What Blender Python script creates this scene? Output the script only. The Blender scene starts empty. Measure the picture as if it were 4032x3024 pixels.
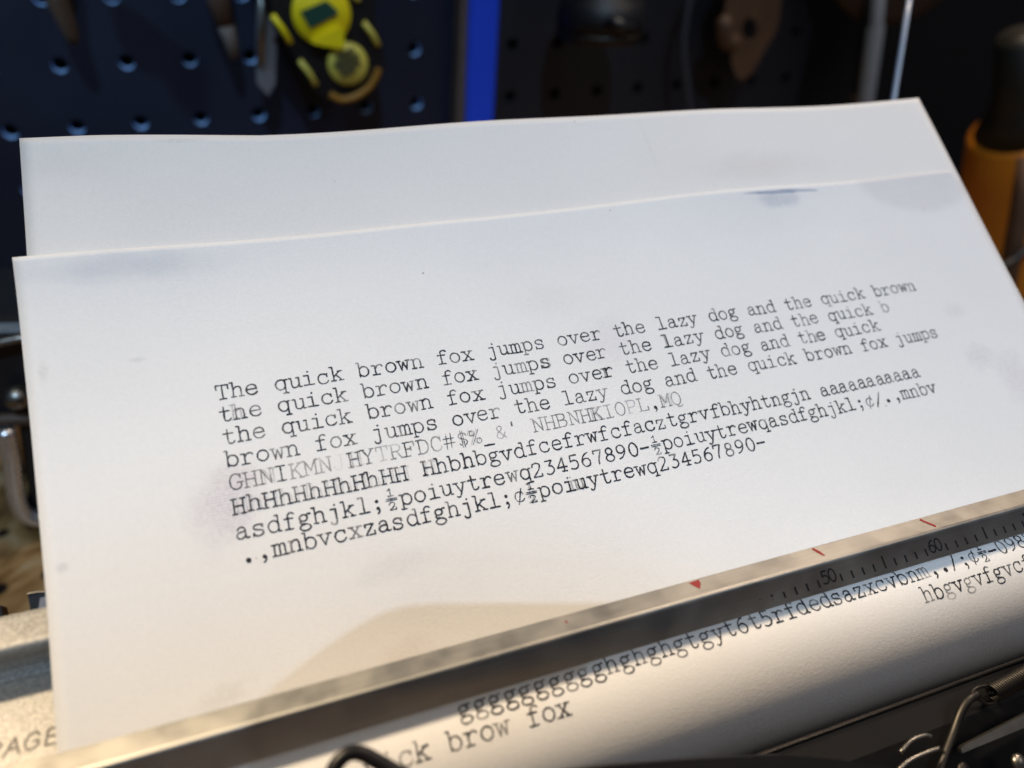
import bpy, math, random
import numpy as np
from mathutils import Vector, Matrix

# ---------------------------------------------------------------- camera, world, lamps, exposure
scene = bpy.context.scene
COL = scene.collection
HZ = 0.12                                   # height of the first typed line above the counter (m)
# the typewriter's own axes (along the platen, down the paper, into the paper) in the room's axes
TX = Vector((0.99909, -0.04196, -0.00766))
TY = Vector((-0.03889, -0.82240, -0.56759))
TZ = Vector((0.01752, 0.56737, -0.82328))
CAM = Vector((0.0024123, -0.1210021, 0.0819198 + HZ))
RIGHT = Vector((0.92403, -0.38045, 0.03775))
DOWN = Vector((-0.18834, -0.53891, -0.82104))
FWD = Vector((0.33271, 0.75156, -0.56962))
FPX = 3028.0

cam_d = bpy.data.cameras.new("camera")
cam_d.sensor_width = 36.0
cam_d.lens = 36.0 * FPX / 4032.0
cam_d.clip_start = 0.005
cam_d.clip_end = 50.0
cam_d.dof.use_dof = True
cam_d.dof.focus_distance = 0.150
cam_d.dof.aperture_fstop = 9.2
cam = bpy.data.objects.new("camera", cam_d)
COL.objects.link(cam)
R3 = Matrix((RIGHT, -DOWN, -FWD)).transposed()
cam.matrix_world = Matrix.Translation(CAM) @ R3.to_4x4()
scene.camera = cam

world = bpy.data.worlds.new("World")
scene.world = world
world.use_nodes = True
wb = world.node_tree.nodes["Background"]
wb.inputs[0].default_value = (0.42, 0.62, 1.0, 1)
wb.inputs[1].default_value = 0.055

vs = scene.view_settings
scene.display_settings.display_device = 'sRGB'
vs.view_transform = 'Standard'
vs.look = 'None'
vs.exposure = 0.0
vs.gamma = 1.0
vs.use_curve_mapping = False


def aim(o, target):
    d = (Vector(target) - o.location)
    o.rotation_euler = d.to_track_quat('-Z', 'Y').to_euler()


def lamp(name, kind, loc, target, power, color, size=0.1, size_y=None, **kw):
    d = bpy.data.lights.new(name, kind)
    d.energy = power
    d.color = color
    if kind == 'AREA':
        d.shape = 'RECTANGLE'
        d.size = size
        d.size_y = size_y or size
    else:
        d.shadow_soft_size = size
    for k, v in kw.items():
        setattr(d, k, v)
    o = bpy.data.objects.new(name, d)
    COL.objects.link(o)
    o.location = loc
    aim(o, target)
    return o


COOL = Vector((-0.10, -0.95, 1.48))          # cool work light behind the photographer
PAPER_MID = Vector((0.05, -0.03, HZ))
lamp("cool_work_light", 'SPOT', COOL, (0.03, -0.05, 0.105), 55.0, (0.535, 0.75, 1.0), 0.003, spot_size=math.radians(30), spot_blend=1.0)
lamp("warm_bench_lamp", 'SPOT', (-0.25, 0.20, 0.56), (0.10, -0.90, 0.10), 84.0, (1.0, 0.775, 0.51), 0.025, spot_size=1.622, spot_blend=1.0)
lamp("soft_room_light", 'AREA', (0.75, -0.55, 1.1), (0.10, 0.0, HZ), 1.6, (1.0, 0.90, 0.82), 0.7, 0.5)
lamp("warm_side_fill", 'SPOT', (0.42, 0.20, 0.58), (0.22, 0.02, 0.14), 7.5, (1.0, 0.78, 0.60), 0.025, spot_size=math.radians(62), spot_blend=1.0)  # added warm fill for the right side of the sheets
lamp("overhead_fill", 'AREA', (0.0, 0.0, 1.9), (0.0, 0.0, 0.0), 3.0, (1.0, 0.86, 0.66), 0.6, 0.6)  # added overhead fill to lift the dark granite
lamp("wall_spot", 'SPOT', (-0.42, 0.04, 0.50), (-0.05, 0.265, 0.17), 6.5, (0.45, 0.72, 1.0), 0.02,
     spot_size=math.radians(20), spot_blend=1.0)

# ---------------------------------------------------------------- geometry helpers


def P(x, y, z=0.0):
    """millimetres in the typewriter's axes -> room metres"""
    return Vector((0, 0, HZ)) + (TX * x + TY * y + TZ * z) / 1000.0


def ray(u, v):
    return RIGHT * ((u - 2016) / FPX) + DOWN * ((v - 1512) / FPX) + FWD


def on_depth(u, v, y):
    """point of the room plane at depth y (m) seen at photo position u, v"""
    d = ray(u, v)
    return CAM + d * ((y - CAM.y) / d.y)


def on_height(u, v, z):
    d = ray(u, v)
    return CAM + d * ((z - CAM.z) / d.z)


def on_paper(u, v, z=0.0):
    """x, y in mm on the typewriter plane at z (mm)"""
    d = ray(u, v)
    o = CAM - Vector((0, 0, HZ))
    k = (z / 1000.0 - o.dot(TZ)) / d.dot(TZ)
    p = o + d * k
    return p.dot(TX) * 1000, p.dot(TY) * 1000


ORG = {}


def tag(o, label=None, cat=None, group=None, kind=None):
    if label: o["label"] = label
    if cat: o["category"] = cat
    if group: o["group"] = group
    if kind: o["kind"] = kind
    return o


def empty(name, loc, label, cat, group=None):
    o = bpy.data.objects.new(name, None)
    o.empty_display_size = 0.01
    COL.objects.link(o)
    o.location = loc
    ORG[o.name] = Vector(loc)
    return tag(o, label, cat, group)


def build(name, verts, faces, m, parent=None, smooth=False, uv=None, attr=None):
    verts = [Vector(v) for v in verts]
    if parent is not None:
        org = ORG[parent.name]
    else:
        xs = [v.x for v in verts]; ys = [v.y for v in verts]; zs = [v.z for v in verts]
        org = Vector(((min(xs) + max(xs)) / 2, (min(ys) + max(ys)) / 2, min(zs)))
    me = bpy.data.meshes.new(name)
    me.from_pydata([v - org for v in verts], [], faces)
    me.materials.append(m)
    if smooth:
        me.polygons.foreach_set("use_smooth", [True] * len(me.polygons))
    if uv is not None:
        lay = me.uv_layers.new(name="UVMap")
        idx = np.zeros(len(me.loops), dtype=np.int32)
        me.loops.foreach_get("vertex_index", idx)
        lay.data.foreach_set("uv", np.asarray(uv, dtype=np.float32)[idx].ravel())
    if attr is not None:
        a = me.attributes.new("ink", 'FLOAT', 'POINT')
        a.data.foreach_set("value", np.asarray(attr, dtype=np.float32))
    me.update()
    o = bpy.data.objects.new(name, me)
    COL.objects.link(o)
    if parent is not None:
        o.parent = parent
    else:
        o.location = org
    ORG[o.name] = org
    return o


def bevel(o, w, n=2):
    b = o.modifiers.new("bevel", 'BEVEL')
    b.width = w
    b.segments = n
    b.limit_method = 'ANGLE'
    return o


def box(c, sx, sy, sz, ax=None):
    """eight corners round c along axes ax"""
    ax = ax or (Vector((1, 0, 0)), Vector((0, 1, 0)), Vector((0, 0, 1)))
    v = []
    for k in (-1, 1):
        for j in (-1, 1):
            for i in (-1, 1):
                v.append(c + ax[0] * (i * sx / 2) + ax[1] * (j * sy / 2) + ax[2] * (k * sz / 2))
    f = [(0, 2, 3, 1), (4, 5, 7, 6), (0, 1, 5, 4), (2, 6, 7, 3), (0, 4, 6, 2), (1, 3, 7, 5)]
    return v, f


def join(*parts):
    V, F = [], []
    for v, f in parts:
        n = len(V)
        V += list(v)
        F += [tuple(i + n for i in q) for q in f]
    return V, F


def spline(pts, n=8, closed=False):
    """Catmull-Rom through points (any dimension)"""
    p = [np.array(q, float) for q in pts]
    out = []
    N = len(p)
    rng = range(N) if closed else range(N - 1)
    for i in rng:
        p1, p2 = p[i], p[(i + 1) % N]
        p0 = p[(i - 1) % N] if (closed or i > 0) else 2 * p1 - p2
        p3 = p[(i + 2) % N] if (closed or i + 2 < N) else 2 * p2 - p1
        for k in range(n):
            t = k / n
            out.append(0.5 * ((2 * p1) + (p2 - p0) * t + (2 * p0 - 5 * p1 + 4 * p2 - p3) * t * t + (3 * p1 - p0 - 3 * p2 + p3) * t ** 3))
    if not closed:
        out.append(p[-1])
    return out


def tube(pts, r, n=12, caps=True, flat=1.0):
    """tube along points; r a number or list"""
    pts = [Vector(p) for p in pts]
    rr = r if isinstance(r, (list, tuple)) else [r] * len(pts)
    V, F = [], []
    t0 = (pts[1] - pts[0]).normalized()
    ref = Vector((0, 0, 1)) if abs(t0.z) < 0.9 else Vector((1, 0, 0))
    a = t0.cross(ref).normalized()
    for i, p in enumerate(pts):
        t = (pts[min(i + 1, len(pts) - 1)] - pts[max(i - 1, 0)]).normalized()
        a = (a - t * a.dot(t)).normalized()
        b = t.cross(a)
        for k in range(n):
            an = 2 * math.pi * k / n
            V.append(p + a * (math.cos(an) * rr[i]) + b * (math.sin(an) * rr[i] * flat))
    for i in range(len(pts) - 1):
        for k in range(n):
            k2 = (k + 1) % n
            F.append((i * n + k, i * n + k2, (i + 1) * n + k2, (i + 1) * n + k))
    if caps:
        F.append(tuple(reversed(range(n))))
        F.append(tuple((len(pts) - 1) * n + k for k in range(n)))
    return V, F


def lathe(prof, c, axis, n=40):
    """profile of (radius, height) turned about axis through c"""
    axis = Vector(axis).normalized()
    a = axis.orthogonal().normalized()
    b = axis.cross(a)
    V, F = [], []
    for r, h in prof:
        for k in range(n):
            an = 2 * math.pi * k / n
            V.append(Vector(c) + axis * h + a * (r * math.cos(an)) + b * (r * math.sin(an)))
    for i in range(len(prof) - 1):
        for k in range(n):
            k2 = (k + 1) % n
            F.append((i * n + k, i * n + k2, (i + 1) * n + k2, (i + 1) * n + k))
    F.append(tuple(reversed(range(n))))
    F.append(tuple((len(prof) - 1) * n + k for k in range(n)))
    return V, F


def slab(outline, front, thick):
    """outline: list of Vectors in one plane; thickness vector"""
    n = len(outline)
    V = [Vector(p) for p in outline] + [Vector(p) + thick for p in outline]
    F = [tuple(range(n)), tuple(reversed(range(n, 2 * n)))]
    F += [(i, i + n, (i + 1) % n + n, (i + 1) % n) for i in range(n)]
    return V, F


def extrude_profile(prof, x0, x1, nx=1):
    """closed profile of (y, z) mm in the typewriter's axes, extruded from x0 to x1 mm"""
    n = len(prof)
    V, F = [], []
    for i in range(nx + 1):
        x = x0 + (x1 - x0) * i / nx
        V += [P(x, y, z) for y, z in prof]
    for i in range(nx):
        for k in range(n):
            k2 = (k + 1) % n
            F.append((i * n + k, i * n + k2, (i + 1) * n + k2, (i + 1) * n + k))
    F.append(tuple(reversed(range(n))))
    F.append(tuple(nx * n + k for k in range(n)))
    return V, F


# ---------------------------------------------------------------- materials
def new_mat(name):
    m = bpy.data.materials.new(name)
    m.use_nodes = True
    nt = m.node_tree
    return m, nt, nt.nodes["Principled BSDF"]


def mat(name, color, rough=0.5, metal=0.0, var=0.12, scale=300.0, bump=0.0, bscale=1500.0, spec=None, coat=0.0, trans=0.0, aniso=0.0):
    m, nt, b = new_mat(name)
    b.inputs["Roughness"].default_value = rough
    b.inputs["Metallic"].default_value = metal
    if spec is not None: b.inputs["Specular IOR Level"].default_value = spec
    if coat: b.inputs["Coat Weight"].default_value = coat
    if trans: b.inputs["Transmission Weight"].default_value = trans
    if aniso: b.inputs["Anisotropic"].default_value = aniso
    tc = nt.nodes.new("ShaderNodeTexCoord")
    nz = nt.nodes.new("ShaderNodeTexNoise")
    nz.inputs["Scale"].default_value = scale
    nz.inputs["Detail"].default_value = 6
    nt.links.new(tc.outputs["Object"], nz.inputs["Vector"])
    mx = nt.nodes.new("ShaderNodeMix")
    mx.data_type = 'RGBA'
    c = Vector(color[:3])
    mx.inputs[6].default_value = (*(c * (1 - var)), 1)
    mx.inputs[7].default_value = (*(c * (1 + var)), 1)
    nt.links.new(nz.outputs["Fac"], mx.inputs[0])
    nt.links.new(mx.outputs[2], b.inputs["Base Color"])
    mr = nt.nodes.new("ShaderNodeMapRange")
    mr.inputs["To Min"].default_value = max(0.02, rough - 0.08)
    mr.inputs["To Max"].default_value = min(1, rough + 0.08)
    nt.links.new(nz.outputs["Fac"], mr.inputs["Value"])
    nt.links.new(mr.outputs[0], b.inputs["Roughness"])
    if bump:
        n2 = nt.nodes.new("ShaderNodeTexNoise")
        n2.inputs["Scale"].default_value = bscale
        n2.inputs["Detail"].default_value = 4
        nt.links.new(tc.outputs["Object"], n2.inputs["Vector"])
        bp = nt.nodes.new("ShaderNodeBump")
        bp.inputs["Strength"].default_value = bump
        bp.inputs["Distance"].default_value = 0.0002
        nt.links.new(n2.outputs["Fac"], bp.inputs["Height"])
        nt.links.new(bp.outputs[0], b.inputs["Normal"])
    return m


def math_node(nt, op, a, b=None):
    n = nt.nodes.new("ShaderNodeMath")
    n.operation = op
    for i, s in enumerate((a, b)):
        if s is None: continue
        if hasattr(s, "is_linked") or hasattr(s, "links"):
            nt.links.new(s, n.inputs[i])
        else:
            n.inputs[i].default_value = s
    return n.outputs[0]


def mpp2(nt, uv, x, y):
    m_ = nt.nodes.new("ShaderNodeMapping")
    m_.inputs["Location"].default_value = (-x, -y, 0)
    nt.links.new(uv.outputs[0], m_.inputs[0])
    return m_.outputs[0]


def paper_material(name, base, smudges_and_shade):
    """paper; smudges = (x, y, rx, ry, rot, colour, strength, softness, noise scale) in UV millimetres"""
    m, nt, b = new_mat(name)
    b.inputs["Roughness"].default_value = 0.75
    b.inputs["Specular IOR Level"].default_value = 0.25
    uv = nt.nodes.new("ShaderNodeUVMap")
    uv.uv_map = "UVMap"

    def noise(scale, detail=5, vec=None, rough=0.55):
        n = nt.nodes.new("ShaderNodeTexNoise")
        n.inputs["Scale"].default_value = scale
        n.inputs["Detail"].default_value = detail
        n.inputs["Roughness"].default_value = rough
        nt.links.new(vec or uv.outputs[0], n.inputs["Vector"])
        return n.outputs["Fac"]

    mp = nt.nodes.new("ShaderNodeMapping")
    mp.inputs["Scale"].default_value = (1.0, 0.55, 1)
    nt.links.new(uv.outputs[0], mp.inputs[0])
    fib = noise(1.3, 7, mp.outputs[0], 0.72)
    cloud = noise(0.03, 3)
    col = nt.nodes.new("ShaderNodeMix"); col.data_type = 'RGBA'
    bb = Vector(base)
    col.inputs[6].default_value = (*(bb * 0.89), 1)
    col.inputs[7].default_value = (*(bb * 1.09), 1)
    f = math_node(nt, 'ADD', math_node(nt, 'MULTIPLY', fib, 0.6), math_node(nt, 'MULTIPLY', cloud, 0.4))
    nt.links.new(f, col.inputs[0])
    cur = col.outputs[2]
    for (x, y, rx, ry, rot, c, st, soft, ns) in smudges_and_shade:
        mpp = nt.nodes.new("ShaderNodeMapping")
        mpp.vector_type = 'TEXTURE'
        mpp.inputs["Location"].default_value = (x, y, 0)
        mpp.inputs["Rotation"].default_value = (0, 0, rot)
        mpp.inputs["Scale"].default_value = (rx, ry, 1)
        nt.links.new(uv.outputs[0], mpp.inputs[0])
        ln = nt.nodes.new("ShaderNodeVectorMath"); ln.operation = 'LENGTH'
        nt.links.new(mpp.outputs[0], ln.inputs[0])
        edge = noise(2.5 / max(rx, ry), 5)
        d = math_node(nt, 'ADD', ln.outputs["Value"], math_node(nt, 'MULTIPLY', math_node(nt, 'SUBTRACT', edge, 0.5), 0.9 if soft > 0.3 else 0.12))
        mr = nt.nodes.new("ShaderNodeMapRange"); mr.interpolation_type = 'SMOOTHSTEP'
        mr.inputs["From Min"].default_value = 1.0
        mr.inputs["From Max"].default_value = 1.0 - soft
        nt.links.new(d, mr.inputs["Value"])
        gr = nt.nodes.new("ShaderNodeMapRange")
        gr.inputs["From Min"].default_value = 0.28
        gr.inputs["From Max"].default_value = 0.74
        nt.links.new(noise(ns, 8, None, 0.75), gr.inputs["Value"])
        grain = gr.outputs[0] if ns > 0.5 else math_node(nt, 'ADD', math_node(nt, 'MULTIPLY', gr.outputs[0], 0.4), 0.4)
        if ns == 1.5:                       # fingertip: broken ridges about half a millimetre apart
            wv = nt.nodes.new("ShaderNodeTexWave")
            wv.wave_type = 'RINGS'
            wv.inputs["Scale"].default_value = 0.62
            wv.inputs["Distortion"].default_value = 5.0
            wv.inputs["Detail Scale"].default_value = 0.12
            nt.links.new(mpp2(nt, uv, x + 3, y - 5), wv.inputs["Vector"])
            grain = math_node(nt, 'MULTIPLY', grain, math_node(nt, 'ADD', math_node(nt, 'MULTIPLY', wv.outputs["Fac"], 0.5), 0.6))
        fac = math_node(nt, 'MULTIPLY', math_node(nt, 'MULTIPLY', mr.outputs[0], grain), st)
        mx = nt.nodes.new("ShaderNodeMix"); mx.data_type = 'RGBA'
        nt.links.new(fac, mx.inputs[0])
        nt.links.new(cur, mx.inputs[6])
        mx.inputs[7].default_value = (*c, 1)
        cur = mx.outputs[2]
    # stray specks of dust and ribbon ink
    vo = nt.nodes.new("ShaderNodeTexVoronoi")
    vo.inputs["Scale"].default_value = 0.105
    nt.links.new(uv.outputs[0], vo.inputs["Vector"])
    sp = nt.nodes.new("ShaderNodeMapRange"); sp.interpolation_type = 'SMOOTHSTEP'
    sp.inputs["From Min"].default_value = 0.030
    sp.inputs["From Max"].default_value = 0.014
    sp.inputs["To Max"].default_value = 0.55
    nt.links.new(vo.outputs["Distance"], sp.inputs["Value"])
    mx = nt.nodes.new("ShaderNodeMix"); mx.data_type = 'RGBA'
    nt.links.new(sp.outputs[0], mx.inputs[0])
    nt.links.new(cur, mx.inputs[6])
    mx.inputs[7].default_value = (0.12, 0.11, 0.11, 1)
    nt.links.new(mx.outputs[2], b.inputs["Base Color"])
    bp = nt.nodes.new("ShaderNodeBump")
    bp.inputs["Strength"].default_value = 0.7
    bp.inputs["Distance"].default_value = 0.0001
    nt.links.new(noise(1.9, 6, None, 0.7), bp.inputs["Height"])
    nt.links.new(bp.outputs[0], b.inputs["Normal"])
    return m


def ink_material(name, color, hi):
    m, nt, b = new_mat(name)
    b.inputs["Base Color"].default_value = (*color, 1)
    b.inputs["Roughness"].default_value = 0.7
    b.inputs["Specular IOR Level"].default_value = 0.2
    at = nt.nodes.new("ShaderNodeAttribute"); at.attribute_name = "ink"
    uv = nt.nodes.new("ShaderNodeUVMap"); uv.uv_map = "UVMap"
    nz = nt.nodes.new("ShaderNodeTexNoise")
    nz.inputs["Scale"].default_value = 6.5
    nz.inputs["Detail"].default_value = 6
    nz.inputs["Roughness"].default_value = 0.75
    nt.links.new(uv.outputs[0], nz.inputs["Vector"])
    g = math_node(nt, 'MULTIPLY', math_node(nt, 'SUBTRACT', nz.outputs["Fac"], 0.5), 1.8)
    a = math_node(nt, 'ADD', math_node(nt, 'MULTIPLY', at.outputs["Fac"], hi), g)
    mr = nt.nodes.new("ShaderNodeMapRange")
    mr.inputs["From Min"].default_value = 0.0
    mr.inputs["From Max"].default_value = 1.0
    mr.inputs["To Max"].default_value = 0.95
    nt.links.new(a, mr.inputs["Value"])
    nt.links.new(mr.outputs[0], b.inputs["Alpha"])
    return m


def speckle_material(name, dark, light, scale):
    m, nt, b = new_mat(name)
    b.inputs["Roughness"].default_value = 0.45
    b.inputs["Metallic"].default_value = 0.1
    tc = nt.nodes.new("ShaderNodeTexCoord")
    mp = nt.nodes.new("ShaderNodeMapping")
    nt.links.new(tc.outputs["Object"], mp.inputs[0])
    nz = nt.nodes.new("ShaderNodeTexNoise")
    nz.inputs["Scale"].default_value = scale
    nz.inputs["Detail"].default_value = 3
    nz.inputs["Roughness"].default_value = 0.7
    nt.links.new(mp.outputs[0], nz.inputs["Vector"])
    cr = nt.nodes.new("ShaderNodeValToRGB")
    cr.color_ramp.elements[0].position = 0.38
    cr.color_ramp.elements[0].color = (*dark, 1)
    cr.color_ramp.elements[1].position = 0.62
    cr.color_ramp.elements[1].color = (*light, 1)
    nt.links.new(nz.outputs["Fac"], cr.inputs[0])
    nt.links.new(cr.outputs[0], b.inputs["Base Color"])
    bp = nt.nodes.new("ShaderNodeBump")
    bp.inputs["Strength"].default_value = 0.4
    bp.inputs["Distance"].default_value = 0.00015
    nt.links.new(nz.outputs["Fac"], bp.inputs["Height"])
    nt.links.new(bp.outputs[0], b.inputs["Normal"])
    return m


def granite_material():
    m, nt, b = new_mat("granite")
    b.inputs["Roughness"].default_value = 0.25
    tc = nt.nodes.new("ShaderNodeTexCoord")
    n1 = nt.nodes.new("ShaderNodeTexNoise")
    n1.inputs["Scale"].default_value = 45
    n1.inputs["Detail"].default_value = 6
    n1.inputs["Distortion"].default_value = 1.2
    nt.links.new(tc.outputs["Object"], n1.inputs["Vector"])
    cr = nt.nodes.new("ShaderNodeValToRGB")
    e = cr.color_ramp.elements
    e[0].position = 0.30; e[0].color = (0.035, 0.018, 0.008, 1)
    e[1].position = 0.72; e[1].color = (0.44, 0.34, 0.20, 1)
    k = e.new(0.44); k.color = (0.20, 0.105, 0.035, 1)
    k = e.new(0.56); k.color = (0.36, 0.22, 0.09, 1)
    nt.links.new(n1.outputs["Fac"], cr.inputs[0])
    vo = nt.nodes.new("ShaderNodeTexVoronoi")
    vo.inputs["Scale"].default_value = 70
    nt.links.new(tc.outputs["Object"], vo.inputs["Vector"])
    sp = nt.nodes.new("ShaderNodeMapRange")
    sp.inputs["From Min"].default_value = 0.22
    sp.inputs["From Max"].default_value = 0.14
    nt.links.new(vo.outputs["Distance"], sp.inputs["Value"])
    mx = nt.nodes.new("ShaderNodeMix"); mx.data_type = 'RGBA'
    nt.links.new(sp.outputs[0], mx.inputs[0])
    nt.links.new(cr.outputs[0], mx.inputs[6])
    mx.inputs[7].default_value = (0.012, 0.008, 0.006, 1)
    nt.links.new(mx.outputs[2], b.inputs["Base Color"])
    return m


def brushed_metal(name, color, rough):
    m, nt, b = new_mat(name)
    b.inputs["Metallic"].default_value = 1.0
    uv = nt.nodes.new("ShaderNodeUVMap"); uv.uv_map = "UVMap"
    mp = nt.nodes.new("ShaderNodeMapping")
    mp.inputs["Scale"].default_value = (0.03, 3.2, 1)
    nt.links.new(uv.outputs[0], mp.inputs[0])
    nz = nt.nodes.new("ShaderNodeTexNoise")
    nz.inputs["Scale"].default_value = 1.5
    nz.inputs["Detail"].default_value = 7
    nt.links.new(mp.outputs[0], nz.inputs["Vector"])
    n2 = nt.nodes.new("ShaderNodeTexNoise")
    n2.inputs["Scale"].default_value = 0.12
    n2.inputs["Detail"].default_value = 5
    nt.links.new(uv.outputs[0], n2.inputs["Vector"])
    f = math_node(nt, 'ADD', math_node(nt, 'MULTIPLY', nz.outputs["Fac"], 0.6), math_node(nt, 'MULTIPLY', n2.outputs["Fac"], 0.4))
    mx = nt.nodes.new("ShaderNodeMix"); mx.data_type = 'RGBA'
    c = Vector(color)
    mx.inputs[6].default_value = (*(c * 0.62), 1)
    mx.inputs[7].default_value = (*(c * 1.4), 1)
    nt.links.new(f, mx.inputs[0])
    nt.links.new(mx.outputs[2], b.inputs["Base Color"])
    mr = nt.nodes.new("ShaderNodeMapRange")
    mr.inputs["From Min"].default_value = 0.3
    mr.inputs["From Max"].default_value = 0.7
    mr.inputs["To Min"].default_value = rough - 0.08
    mr.inputs["To Max"].default_value = rough + 0.10
    nt.links.new(n2.outputs["Fac"], mr.inputs["Value"])
    nt.links.new(mr.outputs[0], b.inputs["Roughness"])
    bp = nt.nodes.new("ShaderNodeBump")
    bp.inputs["Strength"].default_value = 0.12
    bp.inputs["Distance"].default_value = 0.0001
    nt.links.new(nz.outputs["Fac"], bp.inputs["Height"])
    nt.links.new(bp.outputs[0], b.inputs["Normal"])
    return m


M = dict(
    navy=mat("navy_paint", (0.010, 0.015, 0.033), 0.45, var=0.25, scale=25, bump=0.1, bscale=600),
    rim=mat("blue_lit_rim", (0.42, 0.66, 1.0), 0.7, var=0.05),  # left board's hole rims, the blue of the light put into the colour
    charcoal=mat("charcoal_paint", (0.013, 0.015, 0.022), 0.5, var=0.25, scale=25, bump=0.1, bscale=600),
    unlit_rim=mat("unlit_rim", (0.006, 0.007, 0.010), 0.7),  # right board's hole rims, lack of light put into a dark colour
    soot=mat("soot_black", (0.005, 0.005, 0.007), 0.5),
    sliver=mat("clouded_acrylic", (0.62, 0.72, 0.88), 0.22, var=0.05, trans=0.35),
    back_wall=mat("dark_backing", (0.010, 0.012, 0.018), 0.9),
    black=mat("black_enamel", (0.008, 0.008, 0.010), 0.35, bump=0.05, spec=0.25),
    satin=mat("satin_black_metal", (0.007, 0.007, 0.008), 0.48, scale=90, var=0.3, bump=0.15, bscale=900, spec=0.22),
    rubber=mat("platen_rubber", (0.012, 0.012, 0.012), 0.7),
    plastic=mat("black_plastic", (0.012, 0.013, 0.016), 0.4, bump=0.1),
    steel=mat("dull_steel", (0.30, 0.285, 0.255), 0.38, 1.0, var=0.3),
    dark_steel=mat("dark_steel", (0.060, 0.056, 0.052), 0.45, 1.0, var=0.3),
    chrome=mat("chrome", (0.78, 0.78, 0.79), 0.28, 0.85, var=0.05),
    grey_shank=mat("grey_shank", (0.20, 0.20, 0.22), 0.5, 0.3, var=0.25, scale=60),
    white_rod=mat("pale_plastic", (0.42, 0.46, 0.50), 0.4, var=0.1),
    brown=mat("brown_wood", (0.075, 0.045, 0.030), 0.55, var=0.35, scale=40),
    rust=mat("worn_leather", (0.115, 0.058, 0.030), 0.6, var=0.45, scale=55),
    wood=mat("pale_wood_edge", (0.11, 0.085, 0.07), 0.65, var=0.25, scale=70),
    blue=mat("blue_plastic", (0.014, 0.08, 0.85), 0.42, var=0.12, scale=20),
    yellow=mat("yellow_plastic", (0.95, 0.79, 0.010), 0.42, var=0.06),
    yellow_dull=mat("yellow_label", (0.68, 0.60, 0.10), 0.5, var=0.12),
    amber=mat("amber_rubber", (0.33, 0.16, 0.015), 0.5),
    lcd=mat("grey_green_display", (0.025, 0.085, 0.060), 0.2, var=0.3, scale=60),
    print=mat("grey_print", (0.09, 0.085, 0.03), 0.6),
    cable=mat("grey_cable", (0.045, 0.05, 0.065), 0.5),
    black_cable=mat("black_cable", (0.008, 0.008, 0.010), 0.45),
    orange=mat("orange_plastic", (0.72, 0.235, 0.012), 0.4, var=0.2, scale=25),
    olive=mat("dark_cap", (0.018, 0.017, 0.012), 0.55),
    red=mat("red_paint", (0.22, 0.014, 0.013), 0.6, var=0.2),
    tick=mat("black_print", (0.008, 0.009, 0.012), 0.55, var=0.3, scale=2000),
    letter=mat("dark_letter_paint", (0.055, 0.045, 0.042), 0.5, var=0.35, scale=900),
    yellow_paper=mat("yellow_card", (0.62, 0.42, 0.10), 0.7),
    speckle=speckle_material("speckled_silver_paint", (0.27, 0.26, 0.235), (0.47, 0.45, 0.41), 2100),
    granite=granite_material(),
    bail=brushed_metal("brushed_bail_steel", (0.41, 0.40, 0.37), 0.42),
    ink=ink_material("ribbon_ink", (0.026, 0.026, 0.032), 1.08),
    ghost=ink_material("faint_ribbon_smear", (0.10, 0.10, 0.12), 1.0),
    red_ink=ink_material("red_ribbon_ink", (0.22, 0.02, 0.04), 0.9),
    phone=mat("phone_black", (0.01, 0.01, 0.011), 0.3),
)
m, nt, b = new_mat("clear_acrylic")
b.inputs["Transmission Weight"].default_value = 1.0
b.inputs["Roughness"].default_value = 0.03
b.inputs["IOR"].default_value = 1.49
b.inputs["Base Color"].default_value = (0.92, 0.96, 1.0, 1)
M["clear"] = m

# ---------------------------------------------------------------- counter and wall
WALL = 0.26137                     # depth of the pegboard's face
v, f = box(Vector((0.0, 0.0, -0.02)), 2.4, 0.56, 0.04)
counter = build("countertop", v, f, M["granite"])
tag(counter, kind="structure")
bevel(counter, 0.004)
v, f = box(Vector((0.0, WALL + 0.045, 0.3)), 2.4, 0.02, 1.4)
tag(build("back_wall", v, f, M["back_wall"]), kind="structure")

# pegboard with real holes one inch apart
WX0, WZ0 = -0.03994, 0.02721 + HZ  # one hole's place on the wall
PITCH = 0.0254


def pegboard(i0, i1, face, rim_m, x_lo, x_hi):
    hr = 0.0031
    th = 0.005
    n = 16
    V, F, FR = [], [], []
    k0, k1 = -6, 4
    for i in range(i0, i1 + 1):
        for k in range(k0, k1 + 1):
            cx, cz = WX0 + i * PITCH, WZ0 + k * PITCH
            base = len(V)
            h = PITCH / 2
            ring, sq = [], []
            for q in range(n):
                a = 2 * math.pi * q / n
                c, s = math.cos(a), math.sin(a)
                mm = max(abs(c), abs(s))
                ring.append((cx + hr * c, cz + hr * s))
                sq.append((min(x_hi, max(x_lo, cx + h * c / mm)), cz + h * s / mm))
            V += [Vector((x, WALL, z)) for x, z in ring] + [Vector((x, WALL, z)) for x, z in sq] + [Vector((x, WALL + th, z)) for x, z in ring]
            for q in range(n):
                q2 = (q + 1) % n
                F.append((base + q, base + q2, base + n + q2, base + n + q))
                FR.append((base + q, base + 2 * n + q, base + 2 * n + q2, base + q2))
    o = build("pegboard", V, F + FR, M[face])
    o.data.materials.append(M[rim_m])
    for p in o.data.polygons[len(F):]:
        p.material_index = 1
    return o


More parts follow.
